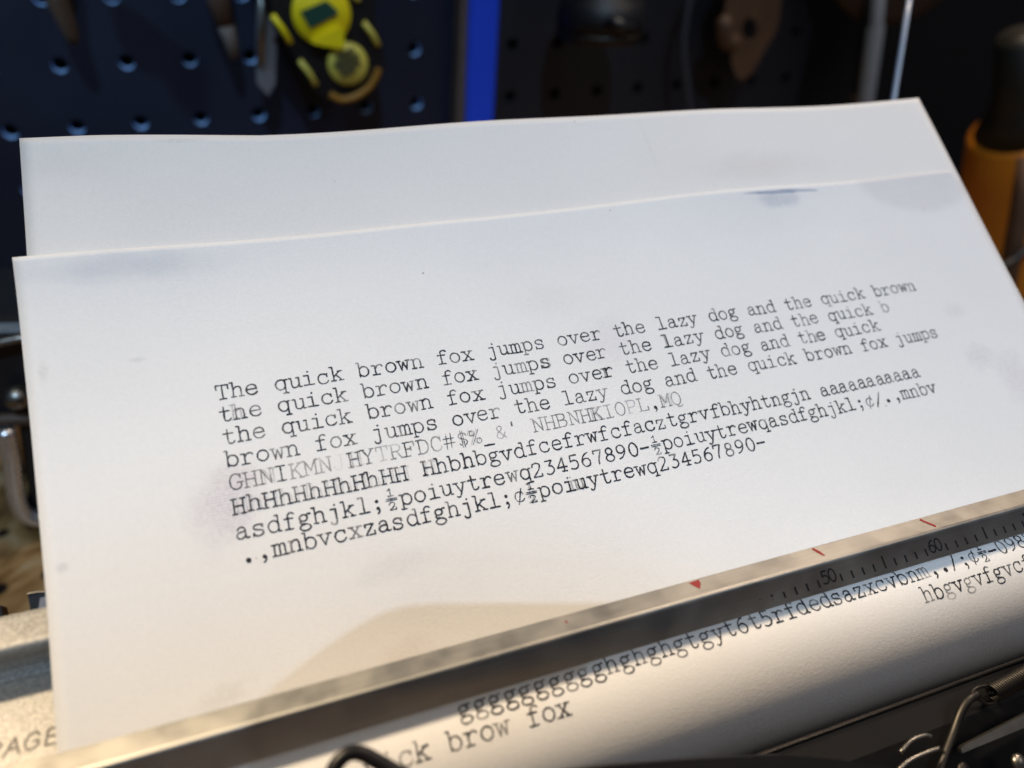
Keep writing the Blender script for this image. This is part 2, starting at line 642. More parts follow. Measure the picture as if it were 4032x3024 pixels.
SEAM = WX0 + 7.3 * PITCH
tag(pegboard(-5, 7, "navy", "rim", -9, SEAM - 0.0005), "dark navy pegboard left of the blue strip, its round holes showing pale rims", "pegboard", "pegboards on the wall")
tag(pegboard(8, 15, "charcoal", "unlit_rim", SEAM + 0.0005, 9), "charcoal pegboard right of the blue strip, its hole rims coloured dark as if unlit", "pegboard", "pegboards on the wall")
zb = WZ0 - 6.5 * PITCH
v, f = box(Vector((0.1, WALL - 0.001, zb / 2 + 0.002)), 2.2, 0.012, max(0.01, zb - 0.006))
tag(bevel(build("wall_rail", v, f, M["plastic"]), 0.002), "dark rail along the wall below the pegboard", "rail")

# ---------------------------------------------------------------- stroke font for the typed text
XH = 7.6


def _ell(cx, cy, rx, ry, n=22):
    return [(cx + rx * math.cos(2 * math.pi * k / n), cy + ry * math.sin(2 * math.pi * k / n)) for k in range(n + 1)]


G = {
 'a': "~2.0,5.7 3.0,7.2 4.8,7.6 6.4,6.9 6.9,5.2|6.9,5.2 6.9,1.2|~6.9,1.2 7.3,.2 8.4,.1 9.2,.3|~6.9,4.4 4.6,4.4 2.4,3.8 1.4,2.2 2.0,.6 3.6,-.1 5.4,.4 6.9,1.8",
 'b': ".5,11 2,11 2,0|~2,5.4 3.3,7.1 5.2,7.6 7.3,6.8 8.5,4.6 8.3,2.2 7.0,.5 5.2,-.1 3.2,.6 2,2.2",
 'c': "~8.1,5.3 7.4,6.9 5.3,7.6 2.9,6.9 1.6,4.8 1.7,2.4 3.0,.5 5.2,-.1 7.2,.4 8.5,1.8|8.1,7.3 8.1,5.2",
 'd': "6.2,11 8,11 8,0 9.5,0|~8,5.4 6.7,7.1 4.8,7.6 2.7,6.8 1.5,4.6 1.7,2.2 3,.5 4.8,-.1 6.8,.6 8,2.2",
 'e': "1.6,4.1 8.4,4.1|~8.4,4.1 8.0,6.2 6.6,7.3 5,7.6 2.9,6.9 1.6,4.8 1.6,2.6 3.0,.6 5.2,-.1 7.2,.4 8.5,1.6",
 'f': "~8.6,10.0 7.6,10.9 5.9,10.9 4.6,9.9 4.3,8.4|4.3,8.4 4.3,0|1.7,0 7.2,0|1.8,7.2 7.4,7.2",
 'g': "o4.5,5.4,2.6,2.15|~6.4,6.9 7.4,7.6 9.0,7.7|~2.9,3.7 2.0,2.7 2.6,1.7 4.6,1.3|o5.0,-1.2,3.6,2.2",
 'h': ".5,11 2.2,11 2.2,0|.7,0 3.8,0|~2.2,5.2 3.4,7 5.2,7.6 6.8,7.1 7.5,5.4|7.5,5.4 7.5,0|6.0,0 9.1,0",
 'i': "2.0,7.3 5,7.3 5,0|1.5,0 8.5,0|*5,10.2,.75",
 'j': "3,7.3 6.2,7.3 6.2,-.8|~6.2,-.8 5.8,-2.6 4.2,-3.2 2.6,-2.6 2.2,-1.6|*6.1,10.2,.75",
 'k': ".6,11 2.4,11 2.4,0|.7,0 4,0|7.5,7.3 2.4,3|5.8,7.3 9.0,7.3|4.3,4.6 8.0,0|6.3,0 9.4,0",
 'l': "2.0,11 5,11 5,0|1.5,0 8.5,0",
 'm': ".2,7.3 1.6,7.3 1.6,0|.3,0 2.9,0|~1.6,5.8 2.4,7.2 3.6,7.6 4.6,7 5.0,5.6|5,5.6 5,0|4.1,0 6.2,0|~5,5.8 5.8,7.2 7,7.6 8,7 8.4,5.6|8.4,5.6 8.4,0|7.4,0 9.9,0",
 'n': ".7,7.3 2.2,7.3 2.2,0|.7,0 3.8,0|~2.2,5.2 3.4,7 5.2,7.6 6.8,7.1 7.5,5.4|7.5,5.4 7.5,0|6,0 9.1,0",
 'o': "o5,3.75,3.6,3.85",
 'p': ".5,7.3 2.2,7.3 2.2,-3|.7,-3 4,-3|~2.2,5.4 3.4,7.1 5.3,7.6 7.4,6.8 8.6,4.6 8.4,2.2 7.1,.5 5.3,-.1 3.3,.6 2.2,2.2",
 'q': "9.4,7.3 7.8,7.3 7.8,-3|6,-3 9.5,-3|~7.8,5.4 6.6,7.1 4.7,7.6 2.6,6.8 1.4,4.6 1.6,2.2 2.9,.5 4.7,-.1 6.7,.6 7.8,2.2",
 'r': "1.0,7.3 3.2,7.3 3.2,0|1.0,0 6.2,0|~3.2,4.6 4.6,6.7 6.2,7.5 7.8,7.3 8.6,6.2",
 's': "~7.8,5.6 7.2,7 5.2,7.6 3,7.1 2.2,5.8 2.9,4.5 5,3.9 7.2,3.3 8,2.0 7.2,.5 5,-.1 2.8,.4 1.9,1.9|7.8,7.4 7.8,5.4|1.9,.1 1.9,2.1",
 't': "4,10.4 4,2.2|~4,2.2 4.4,.5 5.8,-.1 7.4,.3 8.3,1.5|1.4,7.3 7.4,7.3",
 'u': ".7,7.3 2.3,7.3 2.3,2.4|~2.3,2.4 2.9,.5 4.6,-.1 6.4,.5 7.6,2.2|6.0,7.3 7.6,7.3 7.6,0 9.2,0",
 'v': ".3,7.3 3.7,7.3|6.3,7.3 9.7,7.3|2,7.3 5,0 8,7.3",
 'w': ".1,7.3 3,7.3|7,7.3 9.9,7.3|1.5,7.3 3.1,0 5,6.4 6.9,0 8.5,7.3",
 'x': ".7,7.3 3.8,7.3|6.2,7.3 9.3,7.3|.5,0 3.9,0|6.1,0 9.5,0|2.2,7.3 7.8,0|7.8,7.3 2.2,0",
 'y': ".3,7.3 3.7,7.3|6.3,7.3 9.7,7.3|2,7.3 5.2,.2|8,7.3 4.4,-1.6|~4.4,-1.6 3.4,-2.9 2.2,-3 1.4,-2.3",
 'z': "2,5.2 2,7.3 7.8,7.3 2,0 8.2,0 8.2,2.1",
 'T': "5,10.4 5,0|2.8,0 7.2,0|1,7.4 1,10.4 9,10.4 9,7.4",
 'G': "~8.2,7.4 7.2,9.8 5.2,10.6 2.6,9.4 1.2,5.2 2.4,1 5,-.2 7.2,.5 8.4,2|8.4,2 8.4,4.6|5.8,4.6 9.6,4.6|8.2,10.4 8.2,7.4",
 'H': "2,0 2,10.4|8,0 8,10.4|2,5.4 8,5.4|.5,0 3.6,0|6.4,0 9.5,0|.5,10.4 3.6,10.4|6.4,10.4 9.5,10.4",
 'N': "2,0 2,10.4 8,0 8,10.4|.5,0 3.6,0|.5,10.4 2,10.4|6.4,10.4 9.5,10.4",
 'I': "5,0 5,10.4|2,0 8,0|2,10.4 8,10.4",
 'K': "2,0 2,10.4|.5,0 3.8,0|.5,10.4 3.8,10.4|8,10.4 2,4.4|6.4,10.4 9.4,10.4|4,6.4 8.2,0|6.6,0 9.7,0",
 'M': "1.6,0 1.6,10.4 5,3 8.4,10.4 8.4,0|.2,0 3,0|7,0 9.8,0|.2,10.4 1.6,10.4|8.4,10.4 9.8,10.4",
 'Y': "1.6,10.4 5,5 8.4,10.4|5,5 5,0|3,0 7,0|.3,10.4 3.2,10.4|6.8,10.4 9.7,10.4",
 'R': "2,0 2,10.4|.5,0 3.8,0|.5,10.4 2,10.4|~2,10.4 5.6,10.4 7.8,9.2 7.8,6.6 5.6,5.2 2,5.2|5.4,5.2 8,0 9.7,0",
 'F': "2.2,0 2.2,10.4|.7,0 5,0|.7,10.4 8.6,10.4 8.6,7.6|2.2,5.4 6,5.4|6,4.0 6,6.8",
 'D': "2,0 2,10.4|~2,10.4 5,10.3 7.6,8.9 8.6,5.2 7.6,1.5 5,.1 2,0|.5,0 2,0|.5,10.4 2,10.4",
 'C': "~8.4,7.2 7.2,9.8 5.2,10.6 2.6,9.4 1.4,5.2 2.4,1 5,-.2 7.4,.6 8.8,2.6|8.4,10.4 8.4,7.0",
 'B': "2,0 2,10.4|~2,10.4 5.6,10.3 7.6,9.2 7.4,6.7 5.4,5.5 2,5.5|~5.4,5.5 8,4.6 8.5,2.4 6.8,.3 2,0|.5,0 2,0|.5,10.4 2,10.4",
 'O': "o5,5.2,3.9,5.4",
 'P': "2,0 2,10.4|.5,0 4.2,0|~2,10.4 5.8,10.4 8.1,9.2 8.1,6.3 5.8,4.8 2,4.8|.5,10.4 2,10.4",
 'L': "2.4,0 2.4,10.4|.7,10.4 4.2,10.4|.7,0 8.8,0 8.8,3",
 'Q': "o5,5.2,3.9,5.4|~4,.6 5,-1.4 7,-2 9,-1.0",
 'J': "6.6,10.4 6.6,2.6|4.6,10.4 8.8,10.4|~6.6,2.6 5.6,.3 3.6,-.2 1.8,.8 1.4,2.8",
 '2': "~1.8,7.9 2.4,9.8 4.8,10.5 7.2,9.6 7.6,7.4 6,4.9 1.6,.2|1.6,0 8.2,0 8.2,1.6",
 '3': "2.2,10.2 7.6,10.2 4.4,6.3|~4.4,6.3 7.0,5.7 8,3 6.6,.6 4.2,-.2 1.8,.6",
 '4': "6.2,0 6.2,10.4 1.2,3.2 8.8,3.2|4.4,0 8,0",
 '5': "7.6,10.4 2.8,10.4 2.4,5.8|~2.4,5.8 5,6.6 7.4,5.4 8,3 6.8,.6 4.4,-.2 1.9,.5",
 '6': "~7.4,10.3 4.4,9 2.2,5.8 1.8,2.8 3.2,.4 5.2,-.1 7.4,.8 8.2,3.2 7.2,5.4 5.2,6.2 3,5.4 1.9,3.6",
 '7': "1.8,8.2 1.8,10.4 8.2,10.4|~8.2,10.4 6.2,6 5,2.6 4.6,0",
 '8': "o5,7.9,2.6,2.5|o5,2.6,3.3,2.75",
 '9': "~2.6,.1 5.6,1.4 7.8,4.6 8.2,7.6 6.8,10 4.8,10.5 2.6,9.6 1.8,7.2 2.8,5.0 4.8,4.2 7,5.0 8.1,6.8",
 '0': "o5,5.2,3.4,5.4",
 ';': "*5,6.2,1.25|*5,1.2,1.25|~5.7,1.2 5.8,-.6 4.6,-2.4",
 '.': "*5,1.2,1.75",
 ',': "*5,1.2,1.45|~5.7,1.2 5.8,-.6 4.4,-2.4",
 '`': "*5,.9,.55",
 'h2': "3.2,11.6 5,12.8 5,7.6|3.2,7.6 6.8,7.6|1.2,5.6 8.8,5.6|1.2,4.4 8.8,4.4|~2.8,1.4 3.6,2.8 5.6,2.9 6.7,1.6 5.4,-.4 2.8,-2.2|2.8,-2.3 7.2,-2.3 7.2,-1.0",
 'ct': "~8.0,5.3 7.2,6.9 5.3,7.4 2.9,6.7 1.7,4.6 1.8,2.4 3.0,.7 5.2,.1 7.0,.5 8.2,1.8|7.4,9.4 3.2,-1.8",
 '/': "8.4,11 1.6,-1.6",
 '-': "1.6,4.5 8.4,4.5|1.6,4.9 8.4,4.9",
 '#': "3.8,11.2 2.6,-.8|7.2,11.2 6,-.8|1,7.2 9,7.2|1,3.6 9,3.6",
 '$': "~8,7.6 7,9.4 5,9.8 3,9.2 2.2,7.6 3.2,6 5,5.3 7.2,4.4 8,2.8 7,1 5,.4 3,.9 2,2.6|4.3,11.6 4.3,-1|5.7,11.6 5.7,-1",
 '%': "o2.8,8.4,1.8,2.0|o7.2,2,1.8,2.0|8.2,10.8 1.8,-.4",
 '_': "0.0,-2.9 7.6,-2.9|.0,-3.3 7.6,-3.3",
 '&': "~8.8,.2 6,3 3.6,6 3,8.4 4.8,9.8 6.4,8.6 5.6,6.4 2.6,4.2 1.8,2 3.2,.2 5.4,.2 7.4,2 8.4,4.6",
 "'": "5.3,11 4.9,8.2|5.1,11 4.9,8.2",
 'A': "1,0 5,10.4 9,0|2.5,3.6 7.5,3.6",
 'E': "7.6,10.4 2.4,10.4 2.4,0 7.8,0|2.4,5.4 6.8,5.4",
 'Gs': "~8.2,8.2 6.8,10 4.8,10.5 2.4,9.4 1.2,5.2 2.4,1 5,-.1 7.2,.6 8.4,2.2|8.4,2.2 8.4,4.8 5.6,4.8",
 'Ps': "2.4,0 2.4,10.4|~2.4,10.4 5.8,10.3 7.9,9.2 7.9,6.3 5.8,5 2.4,4.9",
}
_cache = {}


def glyph_segments(ch):
    if ch in _cache: return _cache[ch]
    segs, dots = [], []
    for part in G[ch].split('|'):
        part = part.strip()
        if part[0] == '*':
            dots.append(tuple(float(q) for q in part[1:].split(',')))
            continue
        if part[0] == 'o':
            pts = _ell(*[float(q) for q in part[1:].split(',')])
        else:
            raw = [tuple(float(q) for q in s.split(',')) for s in part.lstrip('~').split()]
            pts = spline(raw, 5) if part[0] == '~' else raw
        segs += [(*pts[i], *pts[i + 1]) for i in range(len(pts) - 1)]
    _cache[ch] = (np.array(segs, float) if segs else np.zeros((0, 4)), dots)
    return _cache[ch]


rng = np.random.default_rng(11)


def smooth_noise(shape, cell):
    """cheap value noise on a grid"""
    h, w = shape
    gh, gw = int(h / cell) + 3, int(w / cell) + 3
    g = rng.random((gh, gw))
    yy = np.arange(h) / cell; xx = np.arange(w) / cell
    y0 = yy.astype(int); x0 = xx.astype(int)
    fy = (yy - y0)[:, None]; fx = (xx - x0)[None, :]
    fy = fy * fy * (3 - 2 * fy); fx = fx * fx * (3 - 2 * fx)
    a = g[np.ix_(y0, x0)]; b_ = g[np.ix_(y0, x0 + 1)]; c = g[np.ix_(y0 + 1, x0)]; d = g[np.ix_(y0 + 1, x0 + 1)]
    return (a * (1 - fx) + b_ * fx) * (1 - fy) + (c * (1 - fx) + d * fx) * fy


def glyph_mesh(ch, width=1.05, rough=0.22, step=0.28):
    """filled outline of a glyph by marching squares over its stroke distance: no overlaps, slightly ragged edges"""
    segs, dots = glyph_segments(ch)
    xs = np.arange(-1.2, 11.21, step); ys = np.arange(-4.8, 14.3, step)
    X, Y = np.meshgrid(xs, ys)
    D = np.full(X.shape, 9.0)
    for x1, y1, x2, y2 in segs:
        dx, dy = x2 - x1, y2 - y1
        L = dx * dx + dy * dy + 1e-9
        t = np.clip(((X - x1) * dx + (Y - y1) * dy) / L, 0, 1)
        D = np.minimum(D, np.hypot(X - x1 - t * dx, Y - y1 - t * dy) - width / 2)
    for (cx, cy, r) in dots:
        D = np.minimum(D, np.hypot(X - cx, Y - cy) - r)
    D = D + (smooth_noise(D.shape, 2.2) - 0.5) * rough * 2 + (smooth_noise(D.shape, 9) - 0.5) * rough
    V, F, key = [], [], {}

    def vid(k, p):
        if k not in key:
            key[k] = len(V)
            V.append(p)
        return key[k]

    ny, nx = D.shape
    mask = (np.minimum(np.minimum(D[:-1, :-1], D[1:, :-1]), np.minimum(D[:-1, 1:], D[1:, 1:])) < 0)
    for j, i in zip(*np.nonzero(mask)):
        cs = [(j, i), (j, i + 1), (j + 1, i + 1), (j + 1, i)]
        poly = []
        for q in range(4):
            (j1, i1), (j2, i2) = cs[q], cs[(q + 1) % 4]
            d1, d2 = D[j1, i1], D[j2, i2]
            if d1 < 0:
                poly.append(vid((j1, i1), (xs[i1], ys[j1])))
            if (d1 < 0) != (d2 < 0):
                t = d1 / (d1 - d2)
                k = ('e', min((j1, i1), (j2, i2)), max((j1, i1), (j2, i2)))
                poly.append(vid(k, (xs[i1] + t * (xs[i2] - xs[i1]), ys[j1] + t * (ys[j2] - ys[j1]))))
        if len(poly) >= 3:
            F.append(tuple(poly))
    return V, F


UNIT = 0.254                        # mm per font unit: ten to a pica cell


# ---------------------------------------------------------------- the sheets' shape
R_PL, CY, CZ = 18.0, 66.0, 8.6      # platen radius and axis (mm, typewriter axes)


def make_profile():
    pts = [(y, 0.0) for y in np.append(np.arange(-70, 51.01, 1.0), 51.4)]
    y0, z0 = 51.5, 0.0
    a1 = math.asin((60.2 - CY) / R_PL)
    y1, z1 = 60.2, CZ - R_PL * math.cos(a1)
    s1 = math.tan(a1)
    for k in range(0, 25):
        t = k / 24
        h = y1 - y0
        z = (-2 * t ** 3 + 3 * t * t) * z1 + (t ** 3 - t * t) * h * s1
        pts.append((y0 + h * t, z))
    a = a1 + 0.03
    while a < math.radians(75):
        pts.append((CY + R_PL * math.sin(a), CZ - R_PL * math.cos(a)))
        a += 0.035
    return np.array(pts)


PROF = make_profile()
ARC = np.concatenate([[0], np.cumsum(np.hypot(*np.diff(PROF, axis=0).T))]) + PROF[0, 0]


def s_of_y(y):
    return float(np.interp(y, PROF[:, 0], ARC))


def wave(x, s):
    """slight waviness of the loose part of the paper (mm)"""
    k = min(1.0, max(0.0, (30 - s) / 60.0))
    return k * (0.55 * math.sin(x * 0.043 + 0.6) + 0.30 * math.sin(x * 0.093 + s * 0.05 + 2.0))


def surf(x, s, off=0.0):
    y = float(np.interp(s, ARC, PROF[:, 0])); z = float(np.interp(s, ARC, PROF[:, 1]))
    y2 = float(np.interp(s + 0.4, ARC, PROF[:, 0])); z2 = float(np.interp(s + 0.4, ARC, PROF[:, 1]))
    dy, dz = y2 - y, z2 - z
    L = math.hypot(dy, dz) + 1e-9
    ny, nz = dz / L, -dy / L         # outward: towards the viewer (negative z)
    z += wave(x, s)
    return P(x, y + ny * off, z + nz * off)


def sheet(name, left, right, top, s_end, off, m, ns, nx, lip=0.0, corner=0.0):
    """grid sheet; left/right: x as function of s, top: s as function of x"""
    V, UV, F = [], [], []
    if s_end > 60:                      # finer rows where the sheet turns up behind the bail
        rows = [(k / 80, None) for k in range(80)] + [(None, 49 + 14 * k / 70) for k in range(70)] + [(None, 63 + (s_end - 63) * k / 40) for k in range(41)]
    else:
        rows = [(k / ns, None) for k in range(ns + 1)]
    ns = len(rows) - 1
    for j in range(ns + 1):
        for i in range(nx + 1):
            u = i / nx
            s0 = top(u)
            t, fixed = rows[j]
            s = fixed if fixed is not None else s0 + ((49 if s_end > 60 else s_end) - s0) * t
            x = left(s) + (right(s) - left(s)) * u
            if corner:
                # worn, rounded top right corner
                dx = max(0.0, x - (right(s) - corner)); ds = max(0.0, (s0 + corner) - s)
                if dx > 0 and ds > 0 and math.hypot(dx, ds) > corner:
                    k = corner / math.hypot(dx, ds)
                    x = right(s) - corner + dx * k
                    s = s0 + corner - ds * k
            o = off
            if lip and s - s0 < 14:
                o += lip * (1 - (s - s0) / 14) ** 2 * float(np.interp(x, [-30, -5, 20, 60, 100, 130, 155, 190], [1.3, 1.2, 0.7, 0.5, 0.7, 1.8, 1.0, 1.4]))
            V.append(surf(x, s, o))
            UV.append((x, s))
    w = nx + 1
    for j in range(ns):
        for i in range(nx):
            F.append((j * w + i, (j + 1) * w + i, (j + 1) * w + i + 1, j * w + i + 1))
    o = build(name, V, F, m, None, True, UV)
    sd = o.modifiers.new("thickness", 'SOLIDIFY')
    sd.thickness = 0.0001
    sd.offset = -1
    return o


def sm(u, v, rx, ry, rot, c, st, soft=0.6, ns=0.9):
    x, y = on_paper(u, v)
    return (x, y, rx, ry, rot, c, st, soft, ns)


lav = (0.34, 0.26, 0.40)
grey = (0.33, 0.34, 0.38)
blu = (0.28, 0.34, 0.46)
warmg = (0.40, 0.37, 0.34)
front_smudges_and_shade = [
    sm(890, 2000, 8.6, 10.0, 0.25, lav, 0.62, 0.95, 1.5),
    sm(930, 1880, 5.5, 3.5, 0.0, (0.42, 0.28, 0.34), 0.35, 0.8, 1.5),
    sm(1560, 2230, 11, 3.5, -0.1, grey, 0.22, 0.8, 1.3),
    sm(2400, 1345, 10, 8, 0.0, lav, 0.22, 0.8, 1.6),
    sm(2180, 1190, 12, 6, 0.0, warmg, 0.14, 0.9, 1.4),
    sm(470, 1055, 24, 4.5, 0.02, blu, 0.42, 0.95, 0.12),  # cool shade below the curled top edge, put into the paper colour
    sm(3600, 680, 21, 13, 0.0, (0.46, 0.41, 0.46), 0.34, 0.25, 0.1),
    sm(3060, 790, 9, 2.6, 0.0, blu, 0.55, 0.7, 0.5),
    sm(3040, 764, 9, 0.55, 0.03, (0.13, 0.20, 0.36), 1.0, 0.5, 0.1),
    sm(3140, 752, 8, 0.45, 0.06, (0.13, 0.20, 0.36), 0.9, 0.5, 0.1),
    sm(3860, 1400, 6, 5, 0.0, grey, 0.30, 0.8, 1.2),
    sm(4000, 1480, 7, 10, 0.0, lav, 0.30, 0.8, 0.9),
    sm(3760, 1220, 4, 3, 0.0, grey, 0.30, 0.8, 1.5),
    sm(172, 1470, 1.1, 2.6, 0.0, warmg, 0.35, 0.7, 1.2),
    sm(245, 2235, 1.3, 1.2, 0.0, grey, 0.55, 0.8, 2.0),
    sm(540, 1416, 2.0, .7, 0.0, grey, 0.4, 0.8, 2.0),
    sm(880, 2740, 6, 2.5, -0.2, (0.42, 0.38, 0.30), 0.30, 0.8, 1.2),
    sm(1600, 2570, 7, 3.0, -0.2, (0.45, 0.33, 0.28), 0.25, 0.8, 1.6),
    sm(1660, 2300, 20, 12, 0.0, grey, 0.10, 0.9, 1.4),
]
back_smudges = [
    sm(700, 545, 6, 0.8, 0.0, warmg, 0.4, 0.8, 1.5),
    sm(2550, 560, 0.7, 9, 0.0, warmg, 0.22, 0.9, 0.8),
    sm(250, 640, 14, 6, 0.0, warmg, 0.15, 0.9, 0.5),
    sm(3000, 650, 25, 6, 0.0, (0.55, 0.47, 0.46), 0.3, 0.9, 0.3),
]
M["front_paper"] = paper_material("typing_paper", (0.80, 0.805, 0.81), front_smudges_and_shade)
M["back_paper"] = paper_material("backing_paper", (0.78, 0.775, 0.765), back_smudges)

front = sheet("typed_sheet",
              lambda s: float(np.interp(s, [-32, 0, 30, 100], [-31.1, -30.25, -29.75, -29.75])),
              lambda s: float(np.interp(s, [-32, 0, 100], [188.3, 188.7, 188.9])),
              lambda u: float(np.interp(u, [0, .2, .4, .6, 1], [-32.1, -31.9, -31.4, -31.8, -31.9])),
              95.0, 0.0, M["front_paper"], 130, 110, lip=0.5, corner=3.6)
tag(front, "white sheet covered in typed lines, curling round the roller", "paper")
back = sheet("backing_sheet",
             lambda s: -29.05, lambda s: 189.75,
             lambda u: float(np.interp(u, [0, .06, .2, .45, .76, 1], [-58.9, -58.6, -57.0, -56.5, -55.9, -56.2])),
             44.0, -0.45, M["back_paper"], 60, 90)
tag(back, "blank white sheet standing up behind the typed sheet", "paper")


# ---------------------------------------------------------------- typed lines
def typed_line(text, x0, s0, dens=0.8, width=1.10, ghosts=0.0, jitter=0.10, overrides=None, name="typed_line", inkm="ink", fade=None, h=0.05):
    """text: list of glyph keys; x0: centre of the first cell (mm), s0: baseline"""
    V, F, A, UV = [], [], [], []

    def put(ch, x, s, d, w, off, dx=0.0):
        if ch in ("h2", "#", "$", "%", "ct", "&"): w *= 0.68
        gv, gf = glyph_mesh(ch, w)
        n = len(V)
        tilt = rng.normal(0, 0.22)         # one side of the type often prints darker
        tilty = rng.normal(0, 0.22)
        for (gx, gy) in gv:
            px, ps = x + dx + (gx - 5) * UNIT, s - gy * UNIT
            V.append(surf(px, ps, off))
            UV.append((px, ps))
            A.append(max(0.04, d * (1 + tilt * (gx - 5) / 5 + tilty * (gy - 4) / 6)))
        F.extend(tuple(i + n for i in q) for q in gf)

    for i, ch in enumerate(text):
        if ch == ' ': continue
        d = dens * (1 + rng.normal(0, 0.10))
        if overrides and i in overrides: d = overrides[i]
        if fade: d *= fade(i)
        x = x0 + i * 2.54 + rng.normal(0, jitter * 0.45)
        s = s0 + rng.normal(0, jitter * 0.5)
        w = width * (1 + rng.normal(0, 0.05))
        put(ch, x, s, d, w, h)
        if ghosts and rng.random() < ghosts and ch not in "'_&,.":
            put(ch, x, s + rng.normal(0, .06), d * 0.38, w * 1.0, h + 0.02, rng.choice([-1, 1]) * rng.uniform(0.30, 0.55))
    o = build(name, V, F, M[inkm], front, False, UV, A)
    return o


def L(s):
    out = []
    for c in s:
        out.append({'½': 'h2', '¢': 'ct'}.get(c, c))
    return out


LP = 4.2333
T0 = -0.1
typed_line(L("The quick brown fox jumps over the lazy dog and the quick brown"), T0, 0 * LP, 0.80)
typed_line(L("the quick brown fox jumps over the lazy dog and the quick b"), T0, 1 * LP, 0.78, ghosts=0.10,
           overrides={20: .5, 22: .45, 58: .5})
typed_line(L("the quick brown fox jumps over the lazy dog and the quick"), T0, 2 * LP, 0.78, ghosts=0.05, overrides={22: .45, 12: .5, 13: .5})
typed_line(L("brown fox jumps over the lazy dog and the quick brown fox jumps"), T0, 3 * LP - .02, 0.80, overrides={3: .5, 28: .5})
o4 = {0: .68, 1: .50, 2: .46, 3: .85, 4: .34, 5: .38, 6: .32, 7: .07, 8: .55, 9: .62, 10: .27, 11: .42, 12: .58, 13: .5, 14: .38, 15: .7,
      16: .68, 17: .6, 18: 1.05, 19: .36, 20: 1.0, 22: .5, 23: .5, 24: .5, 25: .46, 26: .52, 27: .5, 28: .42, 29: .48, 30: .22, 31: .5, 32: .95, 33: .44, 34: .42}
typed_line(L("GHNIKMNJHYTRFDC#$%_&' NHBNHKIOPL,MQ"), T0, 4 * LP - .05, 0.6, ghosts=0.18, overrides=o4, width=0.95)
typed_line(L("HhHhHhHhHhHH Hhbhbgvdfcefrwfcfacztgrvfbhyhtngjn aaaaaaaaaaa"), T0, 5 * LP - .05, 0.93, 1.15, ghosts=0.0)
gl = [' '] * 14
for i in range(12): gl[i] = 'H' if i % 2 == 0 or i == 11 else 'h'
gl[13] = 'H'
typed_line(gl, T0 + 0.42, 5 * LP + .05, 0.17, inkm="ghost", h=0.085, width=0.8)
typed_line(L("asdfghjkl;½poiuytrewq234567890-½poiuytrewqasdfghjkl;¢/.,mnbv"), T0 - .05, 6 * LP + .1, 0.93, 1.16,
           overrides={9: 1.1, 19: .55, 30: 1.1, 51: 1.1, 54: 1.1, 55: 1.1})
typed_line(L(".,mnbvcxzasdfghjkl;¢½poiuytrewq234567890-"), T0 + .25, 7 * LP - .15, 0.95, 1.18, ghosts=0.07, overrides={0: 1.2, 1: 1.1, 18: 1.1, 40: 1.1, 7: .5})
typed_line(L("`"), T0 + 1.5, 7 * LP - .15, 0.7, name="stray_dot")
# red tail of the two-colour ribbon under a few letters
typed_line(L("  gggggggggghghghgtgyt6t5rfdedsazxcvbnm,./;¢½-098765")[2:], 28.19, s_of_y(61.73), 0.84, overrides={36: .45, 37: 1.1, 38: 1.1, 40: 1.1, 43: 1.1}, h=0.06)
typed_line(L("uick brow fox"), 15.49 - 2.54, s_of_y(65.72), 0.84, overrides={0: .6, 1: .5, 2: .5, 8: .55}, h=0.06)
typed_line(L("hbgvgvfgvcfv"), 15.49 + 40.3 * 2.54, s_of_y(65.85), 0.84, overrides={2: .5, 4: .45}, h=0.06)

# ---------------------------------------------------------------- the typewriter
tw = empty("typewriter", P(80, CY, 60), "vintage manual typewriter with speckled silver paper table and steel paper bail", "typewriter")
tw.location.z = 0.0
ORG[tw.name].z = 0.0


def part(name, vf, m, parent=tw, smooth=False, uv=None):
    return build(name, vf[0], vf[1], M[m] if isinstance(m, str) else m, parent, smooth, uv)


# platen: the rubber roller the paper is wound on
ax = TX
part("platen", lathe([(0.0158, -0.02), (0.0163, -0.0195), (0.0163, 0.2315), (0.0158, 0.232)], P(-22, CY, CZ), TX, 64), "rubber", smooth=True)

# paper table: lower panel, dark riser, rounded lip and ledge
tp = [(52.6, -0.8), (38.7, 7.4)]
tp += [(38.3, 7.9), (36.8, 7.4), (35.8, 5.4), (35.3, 3.2), (34.85, 1.95), (34.2, 1.6), (33.4, 1.9), (29.4, 4.8), (28.6, 5.5), (28.6, 7.0), (33.6, 3.6), (34.3, 3.6), (35.0, 6.4), (36.4, 8.8), (38.9, 9.2), (52.6, 1.4)]
pt = part("paper_table", extrude_profile(tp, -110, 196, 1), "speckle")
bv = bevel(pt, 0.0006, 3)


def flat_letters(text, x0, org_fn, unit, pitch, width, m, parent, name, thick=0.0, rough=0.12):
    V, F = [], []
    for i, ch in enumerate(text):
        if ch == ' ': continue
        gv, gf = glyph_mesh(ch, width, rough)
        n = len(V)
        V += [org_fn(x0 + i * pitch + (gx - 5) * unit, gy * unit) for gx, gy in gv]
        F += [tuple(k + n for k in q) for q in gf]
    return build(name, V, F, M[m], parent)


# PAGE lettering on the lower panel (panel runs from (58,2.4) to (45,8.6))
pd = Vector((38.7 - 52.6, 7.4 + 0.8)).normalized()


def on_panel(x, h):
    """h mm up the panel from the lettering's baseline"""
    t = (52.6 - 49.3) / abs(pd.x) + h
    return P(x + h * 0.10, 52.6 + pd.x * t - 0.03, -0.8 + pd.y * t - 0.10)


xE = on_paper(205, 2945, 2)[0]
xA = on_paper(52, 2975, 2)[0]
pitch = (xE - xA) / 2
flat_letters(['Ps', 'A', 'Gs', 'E'], xA - pitch, on_panel, 0.245, pitch, 1.25, "letter", pt, "page_lettering")

